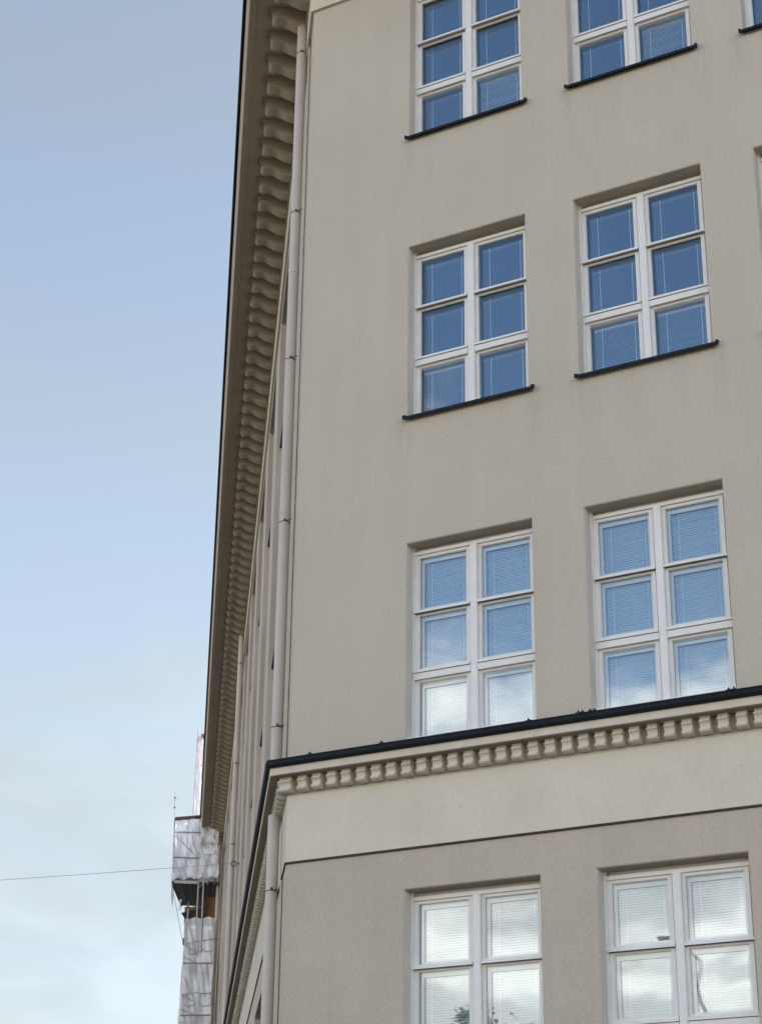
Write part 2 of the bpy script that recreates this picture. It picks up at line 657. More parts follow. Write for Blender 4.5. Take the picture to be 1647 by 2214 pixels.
wall_side(-2.2, 7.6, -2.2, 7.2).build('side_wall', SIDE, bld, label='upper side wall of flat piers between recessed window bays')
wall_side(-G, -3.21, -3.6 - WH, -3.6).build('side_wall', SIDE, bld, label='lower side wall under the small cornice')

# spandrel panels and windows in the bays
spm = MB()
spm.box((0, 0, 0), D * 2.55, N_ * 0.08, (0, 0, 1.44))
spm = spm.mesh('spandrel', SIDE)
wf = MB()
BWH = 2.16
for u in (0.0, 0.80, 1.65, 2.47):
    wf.box(D * u, D * 0.08, N_ * 0.05, (0, 0, BWH))
for u0, u1 in ((0.08, 0.80), (0.88, 1.65), (1.73, 2.47)):
    for zz in (0.0, 0.68, 1.40, 2.08):
        wf.box(D * u0 + Vector((0, 0, zz)), D * (u1 - u0), N_ * 0.045, (0, 0, 0.07))
wf = wf.mesh('window', WHITE)
pnm = MB()
pnm.quad(D * 0 + N_ * 0.02, D * 2.55 + N_ * 0.02, D * 2.55 + N_ * 0.02 + Vector((0, 0, BWH)), N_ * 0.02 + Vector((0, 0, BWH)))
pnm = pnm.mesh('pane', GLASS)
slm = MB()
slm.box(D * 0.002 + N_ * 0.0, D * 2.546, N_ * 0.188, (0, 0, 0.045))
slm = slm.mesh('window_sill', BLACK)
for a, b in bays:
    for r, top in enumerate(ROWS):
        lo = top - BWH
        w = link('window', wf, bld, loc=S(a, -DEP + 0.004, lo))
        link('pane', pnm, w)
        sl = link('window_sill', slm, w, loc=Vector((0, 0, -0.045)))
        if r < 2:
            link('spandrel', spm, bld, loc=S(a, -DEP + 0.003, lo - 1.44 - 0.002))

# thin dark joint and slim rib beside the corner pier
jm = MB()
jm.box(S(0.50, 0, -2.2), D * 0.10, N_ * 0.006, (0, 0, 9.6))
jm.box(S(0.50, 0, -G), D * 0.10, N_ * 0.006, (0, 0, G - 3.23))
jm.build('expansion_joint', JOINT, bld)
rb = MB()
rb.box(S(0.66, 0, -2.2), D * 0.05, N_ * 0.024, (0, 0, 9.6))
rb.box(S(0.66, 0, -G), D * 0.05, N_ * 0.024, (0, 0, G - 3.23))
rb.build('joint_cover', TRIM, bld)

# upper band and main cornice
sweep([(0, 7.372), (0.036, 7.372), (0.040, 7.376), (0.040, 7.82), (0, 7.82)]).build('frieze_band', BAND, bld, label='pale smooth band under the main cornice')
cor = sweep([(0, 7.82), (0.055, 7.82), (0.055, 8.10), (0.695, 8.10), (0.70, 8.075), (0.735, 8.07), (0.76, 8.055), (0.765, 8.03), (0.79, 8.03), (0.793, 8.17),
             (0.805, 8.20), (0.808, 8.27), (0.820, 8.33), (0.830, 8.36), (0.830, 8.44), (0, 8.44)]).build('main_cornice', CORNICE, bld, label='deep roof cornice seen from below')
gut = sweep([(0.80, 8.444), (0.874, 8.444), (0.880, 8.47), (0.874, 8.56), (0.45, 8.66), (0.0, 8.66), (0.0, 8.60), (0.40, 8.60), (0.80, 8.50)])
gut.build('gutter', BLACK, bld, label='black gutter edge of the main roof')


def bracket_mesh(name, prof, width, mat, cap=None):
    """profile (outward, z) extruded along local x; local y = inward"""
    mb = MB()
    mb.prism([Vector((0, -p, z)) for p, z in prof], Vector((width, 0, 0)))
    if cap:
        ov, p1, z0, z1 = cap
        mb.prism([Vector((-ov, 0, z0)), Vector((-ov, -p1, z0)), Vector((-ov, -p1, z1)), Vector((-ov, 0, z1))], Vector((width + 2 * ov, 0, 0)))
    return mb.mesh(name, mat)


MW = 0.19
mprof = [(0.0, 7.835), (0.04, 7.838), (0.10, 7.848), (0.15, 7.866), (0.20, 7.894), (0.24, 7.92), (0.28, 7.942), (0.315, 7.952), (0.345, 7.950),
         (0.365, 7.935), (0.385, 7.928), (0.41, 7.935), (0.43, 7.955), (0.438, 7.985), (0.432, 8.015), (0.432, 8.03), (0.0, 8.03)]
mod = bracket_mesh('modillion', [(p, z - 8.096) for p, z in mprof], MW, CORNICE, (0.018, 0.462, -0.068, -0.004))
ANG = math.atan2(D.y, D.x)
for k_ in range(96):
    s = 0.36 + 0.48 * k_
    o = link('modillion', mod, cor, loc=S(s + MW, 0.052, 8.096))
    o.rotation_euler = (0, 0, ANG + pi)
for k_ in range(10):
    link('modillion', mod, cor, loc=F(0.30 + 0.48 * k_, -0.052, 8.096))

# lower cornice
low = sweep([(0, -2.535), (0.010, -2.535), (0.016, -2.525), (0.016, -2.350), (0.193, -2.350), (0.196, -2.347), (0.196, -2.275), (0.0, -2.275)])
low = low.build('lower_cornice', TRIM, bld, label='small pale cornice with scroll brackets between the storeys')
sweep([(0.017, -2.522), (0.020, -2.522), (0.020, -2.354), (0.186, -2.354), (0.186, -2.349), (0.017, -2.349)]).build('soffit_shade_slab', SOFFIT_SHADE, bld, label='thin added slab behind the scroll brackets, coloured dark as their shade')  # added slab; its dark colour paints in the shade between the brackets
flash = sweep([(0.0, -2.272), (0.230, -2.272), (0.238, -2.264), (0.246, -2.250), (0.248, -2.236), (0.242, -2.226), (0.230, -2.223), (0.230, -2.210),
               (0.236, -2.208), (0.236, -2.198), (0.226, -2.192), (0.0, -2.155)])
fl = flash.build('lower_gutter', BLACK, bld, label='black sheet metal edge on the small cornice')
sn = MB()
sn.prism([Vector((0, 0, 0)), Vector((0, -0.008, 0)), Vector((0, -0.012, 0.022)), Vector((0, 0.03, 0.012)), Vector((0, 0.06, 0))], Vector((0.012, 0, 0)))
sn.bb(-0.02, 0.03, -0.01, 0.02, -0.004, 0.006)
sn = sn.mesh('standing_seam', BLACK)
for x in (0.38, 1.20, 2.79, 3.30, 3.34, 3.42, 3.46, 4.76, 4.81, 6.1, 6.15, 7.5):
    link('standing_seam', sn, fl, loc=F(x, -0.230, -2.196))

bprof = [(0, 0.016), (0.082, 0.016), (0.082, -0.028), (0.105, -0.030), (0.105, -0.043), (0.097, -0.047), (0.086, -0.058), (0.079, -0.075), (0.077, -0.092), (0.080, -0.103),
         (0.100, -0.108), (0.103, -0.118), (0.100, -0.128), (0.088, -0.138), (0.066, -0.146), (0.038, -0.150), (0, -0.146)]
brk = bracket_mesh('scroll_bracket', bprof, 0.097, TRIM)
for k_ in range(66):
    link('scroll_bracket', brk, low, loc=F(0.168 + 0.1705 * k_ + random.uniform(-.004, .004), -0.012, -2.3655))
for k_ in range(230):
    o = link('scroll_bracket', brk, low, loc=S(0.168 + 0.171 * k_ + 0.097, 0.012, -2.3655))
    o.rotation_euler = (0, 0, ANG + pi)
# the corner bracket, a scroll turned round the corner
cb = MB()
cpath = [S(0.06, 0, 0) - S(0, 0, 0) , None, Vector((0.085, 0, 0))]
n = len(bprof)
vs = [D * 0.05 + N_ * (p + 0.012) + Vector((0, 0, z)) for p, z in bprof]
vs += [MIT * (p + 0.012) + Vector((0, 0, z)) for p, z in bprof]
vs += [Vector((0.085, -(p + 0.012), z)) for p, z in bprof]
fs = []
for b in (0, n):
    for i in range(n):
        j = (i + 1) % n
        fs.append((b + i, b + j, b + n + j, b + n + i))
fs += [tuple(range(n)), tuple(range(3 * n - 1, 2 * n - 1, -1))]
cb.add(vs, fs)
cbo = cb.build('corner_bracket', TRIM, low)
cbo.location = (0, 0, -2.3655 + G)

# pale band with its dark drip edge
sweep([(0, -3.203), (0.009, -3.203), (0.009, -2.536), (0, -2.536)]).build('pale_band', BAND, bld, label='pale smooth plaster band below the small cornice')
sweep([(-0.01, -3.226), (0.015, -3.226), (0.017, -3.215), (0.013, -3.2045), (-0.01, -3.2045)]).build('drip_edge', JOINT, bld, label='dark line under the pale band')

# hidden back and roof so that the block is solid
E_ = [Vector((X1, 0, 0)), Vector((X1, 14, 0)), S(S1, -14, -G), S(S1, 0, -G)]
bk = MB()
for a, b in zip(E_, E_[1:]):
    bk.quad(a, b, b + Vector((0, 0, G + 8.5)), a + Vector((0, 0, G + 8.5)))
bk.build('back_wall', SIDE, bld)
rf = MB()
rf.prism([Vector((0, 0, G + 8.45))] + [e + Vector((0, 0, G + 8.45)) - Vector((0, 0, e.z)) for e in E_], Vector((0, 0, 0.2)))
rf.build('roof', ROOFM, bld)

# ---------------------------------------------------------------- front windows
# local frame: x from the left edge of the opening, y into the wall, z down from the top of the opening
PX = [(0.072, 0.617), (0.781, 1.335)]
PZ = [(-0.123, -0.700), (-0.765, -1.340), (-1.485, -2.062)]


def ring(mb, x0, x1, z0, z1, w, y0, y1, wb=None, wt_=None):
    wb = w if wb is None else wb
    wt_ = w if wt_ is None else wt_
    mb.bb(x0 - w, x0, y0, y1, z0 - wb, z1 + wt_)
    mb.bb(x1, x1 + w, y0, y1, z0 - wb, z1 + wt_)
    mb.bb(x0, x1, y0, y1, z1, z1 + wt_)
    mb.bb(x0, x1, y0, y1, z0 - wb, z0)


fm = MB()
fm.bb(-0.004, 0.033, 0.142, 0.30, -2.16, -0.0)
fm.bb(1.392, 1.445, 0.142, 0.30, -2.16, -0.0)
fm.bb(0.036, 1.392, 0.142, 0.30, -0.094, -0.058)
fm.bb(0.036, 1.392, 0.205, 0.30, -0.058, 0.003)
fm.bb(0.036, 1.392, 0.142, 0.30, -2.16, -2.10)
fm.bb(0.036, 1.392, 0.190, 0.235, -1.50, -1.36)
FRAME = fm.mesh('window', WHITE)
mm_ = MB()
mm_.bb(0.672, 0.752, 0.132, 0.30, -2.118, -0.0935)
mm_.bb(0.680, 0.744, 0.128, 0.132, -2.118, -0.0935)
MULL = mm_.mesh('mullion', WHITE)


def sash_mesh(w, h, wt_, wb):
    mb = MB()
    ring(mb, 0, w, -h, 0, 0.039, 0.165, 0.198, wb, wt_)
    ring(mb, 0.006, w - 0.006, -h + 0.006, -0.006, 0.0061, 0.174, 0.196)
    return mb.mesh('sash', WHITE)


def inner_mesh(w, h):
    mb = MB()
    ring(mb, 0.035, w - 0.035, -h + 0.03, -0.05, 0.07, 0.212, 0.230)
    return mb.mesh('inner_sash', INNER)


def pane_mesh(w, h):
    mb = MB()
    mb.quad((-0.004, 0.184, -h), (w + 0.004, 0.184, -h), (w + 0.004, 0.184, 0.004), (-0.004, 0.184, 0.004))
    return mb.mesh('pane', GLASS)


def blind_mesh(w, h, kind, rs):
    """venetian blind hung behind the pane: slats joined into one mesh, two ladder cords, a head box"""
    mb = MB()
    y = 0.262
    x0, x1 = 0.02, w - 0.012
    tilt = {'closed': radians(54), 'half': radians(60), 'open': radians(35)}.get(kind)
    bottom = -h + 0.0
    if kind == 'part':
        tilt, bottom = radians(20), -h + 0.10
    if tilt is not None:
        z = -0.055
        pitch = 0.0243
        hw = 0.0136 if kind == 'closed' else 0.0150
        while z > bottom:
            t = tilt + rs.uniform(-.05, .05)
            a = Vector((x0, y - hw * cos(t), z - hw * sin(t)))
            m_ = Vector((x0, y + 0.003 * sin(t), z + 0.0028))
            b = Vector((x0, y + hw * cos(t), z + hw * sin(t)))
            e = Vector((x1 - x0, 0, rs.uniform(-.0012, .0012)))
            mb.add([a, a + e, m_ + e, m_, b, b + e], [(0, 1, 2, 3), (3, 2, 5, 4)], 0)
            z -= pitch
        if kind == 'part':
            mb.bb(x0, x1, y - 0.012, y + 0.012, z - 0.012, z + 0.004, 0)
    for xc in (x0 + 0.09, x1 - 0.06):
        mb.bb(xc - 0.0035, xc + 0.0035, y - 0.020, y - 0.018, -h if kind != 'part' else -h, -0.03, 1)
    mb.bb(x0 - 0.005, x1 + 0.005, y - 0.018, y + 0.018, -0.05 if tilt is not None else -0.075, -0.004, 2 if kind == 'cords' else 0)
    return mb.mesh('blind', [SLAT, CORD, HEADBOX])


sill_m = MB()
sp = [(-0.062, -0.045), (-0.062, -0.014), (-0.056, -0.010), (0.146, 0.072), (0.146, 0.058), (-0.046, -0.022), (-0.050, -0.045)]
sill_m.prism([Vector((-0.012, y, z)) for y, z in sp], Vector((1.500, 0, 0)))
for xe in (-0.022, 1.484):
    sill_m.prism([Vector((xe, y, z)) for y, z in ((-0.064, -0.045), (-0.064, 0.004), (0.004, 0.034), (0.004, -0.008))], Vector((0.014, 0, 0)))
SILL = sill_m.mesh('window_sill', BLACK)
sl2 = MB()
sl2.bb(0.013, 1.428, 0.015, 0.146, -0.05, 0.062)
SILL_W = sl2.mesh('window_sill', WHITE)
tm = [MB(), MB()]
for i, (a, b) in enumerate(((0.034, 0.668), (0.756, 1.394))):
    tm[i].bb(a, b, 0.128, 0.20, -1.462, -1.396)
    tm[i].ball((a + 0.16, 0.128, -1.43), 0.004)
    tm[i].ball((b - 0.10, 0.128, -1.43), 0.004)
TRANS = [t.mesh('transom', WHITE) for t in tm]
dm = []
for i, (a, b) in enumerate(((0.036, 0.668), (0.754, 1.398))):
    q = MB()
    q.prism([Vector((a, y, z)) for y, z in ((0.170, 0.012), (0.116, 0.0), (0.116, -0.024), (0.126, -0.024), (0.126, -0.014), (0.170, -0.012))], Vector((b - a, 0, 0)))
    dm.append(q.mesh('drip_rail', WHITE))
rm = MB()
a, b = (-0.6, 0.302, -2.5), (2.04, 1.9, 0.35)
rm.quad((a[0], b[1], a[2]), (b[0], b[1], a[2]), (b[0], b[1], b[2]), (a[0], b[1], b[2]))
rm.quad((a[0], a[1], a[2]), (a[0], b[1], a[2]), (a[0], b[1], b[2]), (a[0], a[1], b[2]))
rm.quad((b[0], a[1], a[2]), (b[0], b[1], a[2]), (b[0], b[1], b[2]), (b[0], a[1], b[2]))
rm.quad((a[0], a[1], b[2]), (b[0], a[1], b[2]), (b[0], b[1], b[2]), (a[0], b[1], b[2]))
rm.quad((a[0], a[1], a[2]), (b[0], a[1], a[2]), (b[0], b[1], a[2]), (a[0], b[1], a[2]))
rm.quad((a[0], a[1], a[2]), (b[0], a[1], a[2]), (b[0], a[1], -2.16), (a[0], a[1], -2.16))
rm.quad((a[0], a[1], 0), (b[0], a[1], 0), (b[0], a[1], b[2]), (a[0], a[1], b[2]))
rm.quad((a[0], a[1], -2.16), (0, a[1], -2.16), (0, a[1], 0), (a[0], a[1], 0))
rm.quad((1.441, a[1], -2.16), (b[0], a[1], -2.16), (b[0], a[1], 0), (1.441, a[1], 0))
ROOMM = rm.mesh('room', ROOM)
SASH, INN, PANE = {}, {}, {}
for i, (xa, xb) in enumerate(PX):
    for j, (zt, zb) in enumerate(PZ):
        w, h = xb - xa, zt - zb
        SASH[i, j] = sash_mesh(w, h, 0.034 if j == 0 else (0.016 if j == 1 else 0.032), 0.030 if j == 0 else (0.022 if j == 1 else 0.03))
        INN[i, j] = inner_mesh(w, h)
        PANE[i, j] = pane_mesh(w, h)

KIND = {}
for r in range(4):
    for c in range(NCOL):
        for i in range(2):
            for j in range(3):
                KIND[r, c, i, j] = ('cords', 'cords', 'half', 'closed')[r]
KIND[0, 0, 1, 2] = 'closed'
KIND[0, 1, 1, 2] = 'closed'
KIND[1, 0, 0, 2] = 'part'
for q in ((1, 1, 0, 2), (1, 1, 1, 2)):
    KIND[q] = 'open'
BL = {}
IPANE = {}
for i, (xa, xb) in enumerate(PX):
    for j, (zt, zb) in enumerate(PZ):
        q = MB()
        w_, h_ = xb - xa, zt - zb
        q.quad((-0.03, 0.232, -h_ - 0.01), (w_ + 0.03, 0.232, -h_ - 0.01), (w_ + 0.03, 0.232, 0.03), (-0.03, 0.232, 0.03))
        IPANE[i, j] = q.mesh('inner_pane', GLASS_IN)
LAB = {0: 'top storey window with hanging blind cords behind deep blue glass', 1: 'window with black sill, blue glass and a shaded lintel',
       2: 'window standing on the small cornice, cloud reflected over its blinds', 3: 'lowest window with closed white blinds'}
for r, top in enumerate(ROWS):
    for c in range(NCOL):
        x0 = L1 + c * PITCH
        w = link('window', FRAME, bld, loc=F(x0, 0, top), label=LAB[r])
        link('mullion', MULL, w)
        link('room', ROOMM, w)
        if r == 2:
            link('window_sill', SILL_W, w, loc=(0, 0, -2.16 + 0.0))
        else:
            link('window_sill', SILL, w, loc=(0, 0, -2.142))
        for i in range(2):
            link('transom', TRANS[i], w)
            link('drip_rail', dm[i], w, loc=(0, 0, -0.722))
            link('drip_rail', dm[i], w, loc=(0, 0, -1.366))
            for j in range(3):
                xa, xb = PX[i]
                zt, zb = PZ[j]
                lc = (xa, 0, zt)
                link('sash', SASH[i, j], w, loc=lc)
                link('pane', PANE[i, j], w, loc=lc)
                link('inner_pane', IPANE[i, j], w, loc=lc)
                if r >= 2:
                    link('inner_sash', INN[i, j], w, loc=lc)
                key = (KIND[r, c, i, j], i, j)
                if key not in BL:
                    BL[key] = blind_mesh(xb - xa, zt - zb, key[0], random.Random(i * 3 + j))
                bo = link('blind', BL[key], w, loc=lc)
                if key[0] != 'cords':
                    bo['kind'] = 'stuff'

# ---------------------------------------------------------------- rainwater pipes


def drainpipe(s, o, r, z0, z1, brackets, joints, label, seg=20, bend=True):
    p = MB()
    pts = [S(s, o, z0), S(s, o, z1)]
    if bend:
        pts += [S(s, o + 0.02, z1 + 0.10), S(s, o + 0.10, z1 + 0.24), S(s, o + 0.24, z1 + 0.36)]
    p.tube(pts, r, seg)
    t = p.build('drainpipe', PIPE, bld, smooth=True, label=label)
    for z in joints:
        q = MB()
        q.tube([S(s, o, z - 0.05), S(s, o, z)], r + 0.004, seg)
        q.build('pipe_socket', PIPE, t, smooth=True)
    for z in brackets:
        q = MB()
        q.tube([S(s, o, z - 0.006), S(s, o, z + 0.004)], r + 0.003, seg)
        q.ball(S(s - r * 0.95, o + r * 0.05, z + 0.018), 0.015)
        q.tube([S(s - r, o, z), S(s - r - 0.05, o * 0.4, z), S(s - r - 0.07, 0.0, z)], 0.006, 6)
        q.build('pipe_bracket', IRON, t)
    return t


drainpipe(0.90, 0.098, 0.063, -2.19, 7.86, (7.427, 5.023, 2.984, 0.89, -1.529), (4.219, 1.032), 'pale drainpipe running up the corner beside the front wall', bend=False)
drainpipe(0.90, 0.098, 0.063, -G, -2.50, (-3.30, -5.6), (-4.9,), 'pale drainpipe under the small cornice at the corner', bend=False)
drainpipe(23.7, 0.105, 0.062, -2.19, 7.86, (7.138, 4.669, 2.757), (6.109, 1.44), 'slim far drainpipe halfway along the side wall', 12, False)
drainpipe(43.4, 0.15, 0.06, -G, 7.55, (4.4, 2.3), (5.2,), 'far drainpipe beside the wrapped scaffold', 12, False)

# ---------------------------------------------------------------- scaffold at the far end
sc = thing('scaffold', 'distant scaffold wrapped in pale plastic sheet at the far end of the building', 'scaffold', S(44, 1, -G))


def P(s, o, z):
    return S(s, o, z) - Vector(sc.location)


SF = 43.05


def sbuild(mb, name, mat, smooth=False, label=None):
    return mb.build(name, mat, sc, smooth, label)


def tubes(name, segs, r=0.024, mat=STEEL):
    for pts in segs:
        q = MB()
        q.tube([P(*p) for p in pts], r, 8)
        sbuild(q, name, mat, True)


def sheet(pts, nu, nv, amp, mat, seed, name='plastic_sheet', label=None):
    """wrinkled sheet over the quad pts (bottom-left, bottom-right, top-right, top-left)"""
    rs = random.Random(seed)
    ph = [rs.uniform(0, 6.28) for _ in range(8)]
    mb = MB()
    a, b, c, d = [Vector(p) for p in pts]
    nrm = (b - a).cross(d - a).normalized()
    vs, fs = [], []
    for j in range(nv + 1):
        for i in range(nu + 1):
            u, v = i / nu, j / nv
            p = (a * (1 - u) + b * u) * (1 - v) + (d * (1 - u) + c * u) * v
            w = sin(7 * u + 3 * v + ph[0]) * 0.5 + sin(13 * u - 9 * v + ph[1]) * 0.35 + sin(23 * v + 6 * u + ph[2]) * 0.3 + abs(sin(17 * (u + v) + ph[3])) * 0.5
            edge = (b - a).normalized() * (sin(19 * v + ph[4]) * 0.5 + sin(41 * v + ph[5]) * 0.5) * 0.022 * (1 if i in (0, nu) else 0)
            vs.append(p + nrm * w * amp + edge + Vector((0, 0, (sin(15 * u + ph[6]) * 0.03 if j in (0, nv) else 0))))
    for j in range(nv):
        for i in range(nu):
            q = j * (nu + 1) + i
            fs.append((q, q + 1, q + nu + 2, q + nu + 1))
    mb.add(vs, fs)
    return sbuild(mb, name, mat, True, label)


# upper platform, wrapped
sheet([P(SF, 1.71, 6.25), P(SF, 0.83, 6.33), P(SF, 0.84, 8.35), P(SF, 1.66, 8.25)], 26, 36, 0.035, SHEET, 1, label='wrinkled clear sheet round the top platform')
sheet([P(SF - .02, 0.83, 6.33), P(SF - .25, 0.15, 6.35), P(SF - .25, 0.24, 8.05), P(SF - .02, 0.84, 8.35)], 20, 30, 0.05, SHEET, 2, label='slack sheet between the platform and the wall')
sheet([P(SF, 1.71, 6.25), P(SF + 5, 1.70, 6.25), P(SF + 5, 1.66, 8.25), P(SF, 1.66, 8.25)], 20, 20, 0.03, SHEET, 3)
sheet([P(SF + 2.6, 1.66, 6.5), P(SF + 2.6, 0.25, 6.5), P(SF + 2.6, 0.25, 8.2), P(SF + 2.6, 1.66, 8.2)], 12, 12, 0.03, SHEET, 13)
# tower above the eaves
sheet([P(SF + .3, 1.13, 8.40), P(SF + .3, 0.90, 8.40), P(SF + .3, 0.90, 11.35), P(SF + .3, 1.08, 11.30)], 8, 40, 0.012, SHEET, 4, label='narrow sheeted tower above the eaves')
sheet([P(SF + .25, 1.13, 10.3), P(SF + .25, 0.90, 10.3), P(SF + .25, 0.90, 11.33), P(SF + .25, 1.09, 11.28)], 8, 20, 0.012, SHEET_PINK, 5)
q = MB()
q.box(P(SF + .2, 0.86, 11.28), D * 0.3, N_ * 0.11, (0, 0, 0.10))
sbuild(q, 'red_cover', RED)
# lower lifts, wrapped
sheet([P(SF, 1.24, -0.5), P(SF, 0.20, -0.5), P(SF, 0.19, 5.05), P(SF, 1.17, 4.98)], 24, 70, 0.03, SHEET, 6, label='long sheet over the lower scaffold lifts')
sheet([P(SF + 1.6, 1.24, -0.5), P(SF + 1.6, 0.15, -0.5), P(SF + 1.6, 0.15, 5.0), P(SF + 1.6, 1.17, 5.0)], 12, 30, 0.03, SHEET, 7)
sheet([P(SF + .01, 1.22, -0.5), P(SF + 5, 1.22, -0.5), P(SF + 5, 1.17, 5.0), P(SF + .01, 1.17, 4.98)], 20, 30, 0.03, SHEET, 8)
sheet([P(SF - .01, 1.255, 1.3), P(SF - .01, 1.19, 1.3), P(SF - .01, 1.175, 3.5), P(SF - .01, 1.205, 3.5)], 3, 24, 0.01, SHEET_PINK, 9)
q = MB()
q.box(P(SF - .03, 1.17, 4.10), D * 0.02, N_ * 0.05, (0, 0, 0.24))
sbuild(q, 'red_marker', RED)
# poles and ledgers
tubes('pole', [[(SF + .03, 1.66, 6.2), (SF + .03, 1.735, 9.21)], [(SF + .06, 1.245, 6.3), (SF + .06, 1.245, 8.3)], [(SF + .05, 0.80, 4.9), (SF + .05, 0.81, 8.3)],
               [(SF - .05, 0.62, 3.9), (SF - .05, 0.64, 6.3)], [(SF + .05, 0.60, -G), (SF + .05, 0.61, 4.2)], [(SF + .05, 1.14, -G), (SF + .05, 1.10, 5.3)],
               [(SF + .3, 1.10, 8.3), (SF + .3, 1.085, 11.55)], [(SF + 2.5, 1.14, -G), (SF + 2.5, 1.10, 6.3)], [(SF + 2.5, 0.25, -G), (SF + 2.5, 0.25, 8.0)]])
for z in (9.05, 8.72):
    q = MB()
    q.tube([P(SF + .03, 1.66 + .075 * (z - 6.2) / 3.0, z - .02), P(SF + .03, 1.66 + .075 * (z - 6.2) / 3.0, z + .02)], 0.055, 10)
    sbuild(q, 'collar', STEEL, True)
tubes('ledger', [[(SF - .07, 1.69, 7.84), (SF - .07, 0.82, 7.86)], [(SF - .07, 1.68, 6.99), (SF - .07, 0.80, 6.99)], [(SF - .07, 1.17, 1.86), (SF - .07, 0.2, 1.9)],
                 [(SF - .07, 1.17, 3.52), (SF - .07, 0.2, 3.55)]], 0.02)
tubes('brace', [[(SF - .02, 1.70, 6.20), (SF - .02, 1.21, 4.15)], [(SF - .03, 0.44, 6.40), (SF - .03, 0.82, 5.95)], [(SF - .07, 1.10, 4.85), (SF - .07, 0.70, 3.75)],
                [(SF - .07, 1.15, 4.12), (SF - .07, 0.72, 3.85)], [(SF - .07, 1.17, 3.72), (SF - .07, 0.72, 3.55)], [(SF - .07, 1.10, 4.86), (SF - .07, 1.16, 4.6)],
                [(SF - .07, 1.13, 3.1), (SF - .07, 0.74, 2.35)], [(SF - .07, 1.15, 2.48), (SF - .07, 0.74, 2.3)], [(SF - .07, 1.17, 2.05), (SF - .07, 0.74, 1.9)],
                [(SF - .07, 1.12, 7.8), (SF - .07, 0.84, 6.9)], [(SF - .07, 1.63, 7.7), (SF - .07, 0.84, 6.95)], [(SF + .3, 1.09, 10.2), (SF + .3, 0.9, 10.3)],
                [(SF + .3, 1.09, 9.9), (SF + .3, 0.9, 9.0)]], 0.010)
# looped guard frames
tubes('guard_frame', [[(SF - .07, 1.12, 4.14), (SF - .07, 0.68, 4.26), (SF - .07, 0.70, 3.95), (SF - .07, 0.76, 3.85), (SF - .07, 0.93, 3.81), (SF - .07, 0.985, 3.86), (SF - .07, 0.99, 4.17)],
                      [(SF - .07, 1.15, 2.50), (SF - .07, 0.66, 2.61), (SF - .07, 0.69, 2.28), (SF - .07, 0.75, 2.20), (SF - .07, 0.97, 2.14), (SF - .07, 1.02, 2.18), (SF - .07, 1.02, 2.52)],
                      [(SF - .3, 0.82, 7.43), (SF - .36, 0.30, 7.44), (SF - .36, 0.31, 7.10), (SF - .36, 0.36, 7.04), (SF - .3, 0.68, 7.06), (SF - .3, 0.72, 7.10), (SF - .3, 0.73, 7.43)],
                      [(SF - .07, 0.60, 2.55), (SF - .07, 0.22, 2.60), (SF - .07, 0.22, 2.22), (SF - .07, 0.5, 2.16), (SF - .07, 0.55, 2.2), (SF - .07, 0.55, 2.56)],
                      [(SF - .07, 0.60, 4.27), (SF - .07, 0.22, 4.33), (SF - .07, 0.22, 3.95), (SF - .07, 0.5, 3.92), (SF - .07, 0.52, 3.95), (SF - .07, 0.52, 4.28)]], 0.012)
q = MB()
q.box(P(SF - .03, 0.86, 8.36), D * 0.12, N_ * 0.83 + Vector((0, 0, -0.10)), (0, 0, 0.10))
sbuild(q, 'top_rail', TARP, label='dark rail along the top of the wrapped platform')
# decks with ribs below


def deck(s0, s1, o0, o1, z, o1b=None, name='deck', ribs=4):
    o1b = o1 if o1b is None else o1b
    q = MB()
    q.prism([P(s0, o0, z), P(s0, o1, z), P(s1, o1b, z), P(s1, o0, z)], Vector((0, 0, 0.05)))
    t = sbuild(q, name, DECK)
    for i in range(ribs + 1):
        f = i / ribs
        r_ = MB()
        a_, b_ = P(s0, o0 + (o1 - o0) * f, z - 0.05), P(s1, o0 + (o1b - o0) * f, z - 0.05)
        r_.prism([a_, a_ - N_ * 0.03, b_ - N_ * 0.03, b_], Vector((0, 0, 0.049)))
        r_.build('deck_rib', DECKRIB, t)


deck(SF + .05, SF + 3.6, 0.52, 1.70, 6.16, 1.36)
deck(SF + .05, SF + 3.6, 0.12, 0.50, 6.20, None, 'deck', 2)
deck(SF + .15, SF + 1.5, 0.66, 1.16, 3.42)
deck(SF + .15, SF + 1.5, 0.2, 0.60, 3.44, None, 'deck', 2)
deck(SF + .15, SF + 1.5, 0.66, 1.16, 1.80)
deck(SF + .15, SF + 1.5, 0.2, 0.60, 1.82, None, 'deck', 2)
q = MB()
q.box(P(SF + .0, 0.84, 6.14), D * 0.03, N_ * 0.76, (0, 0, 0.09))
sbuild(q, 'toe_board', TOEBOARD)
q = MB()
q.box(P(SF + .04, 0.80, 6.24), D * 0.03, N_ * 0.80, (0, 0, 0.14))
sbuild(q, 'wood_board', WOOD)
q = MB()
q.box(P(SF + .03, 0.84, 6.60), D * 0.02, N_ * 0.80, (0, 0, 0.05))
sbuild(q, 'toe_board', TOEBOARD)
for (o0, o1, z0, z1, so) in ((0.66, 1.22, 5.00, 5.62, 1.2), (0.16, 0.54, 5.10, 5.95, 1.1)):
    q = MB()
    q.box(P(SF + so, o0, z0), D * 0.03, N_ * (o1 - o0), (0, 0, z1 - z0))
    sbuild(q, 'wood_board', WOOD)
q = MB()
q.prism([P(SF + .2, 1.32, 5.20), P(SF + .2, 0.60, 5.42), P(SF + .3, 0.50, 5.02), P(SF + .3, 1.18, 5.02)], D * 0.06)
sbuild(q, 'brown_flap', TARP)
q = MB()
q.box(P(SF + .9, 0.50, 4.95), D * 0.05, N_ * 0.18, (0, 0, 1.15))
sbuild(q, 'brown_flap', TARP)
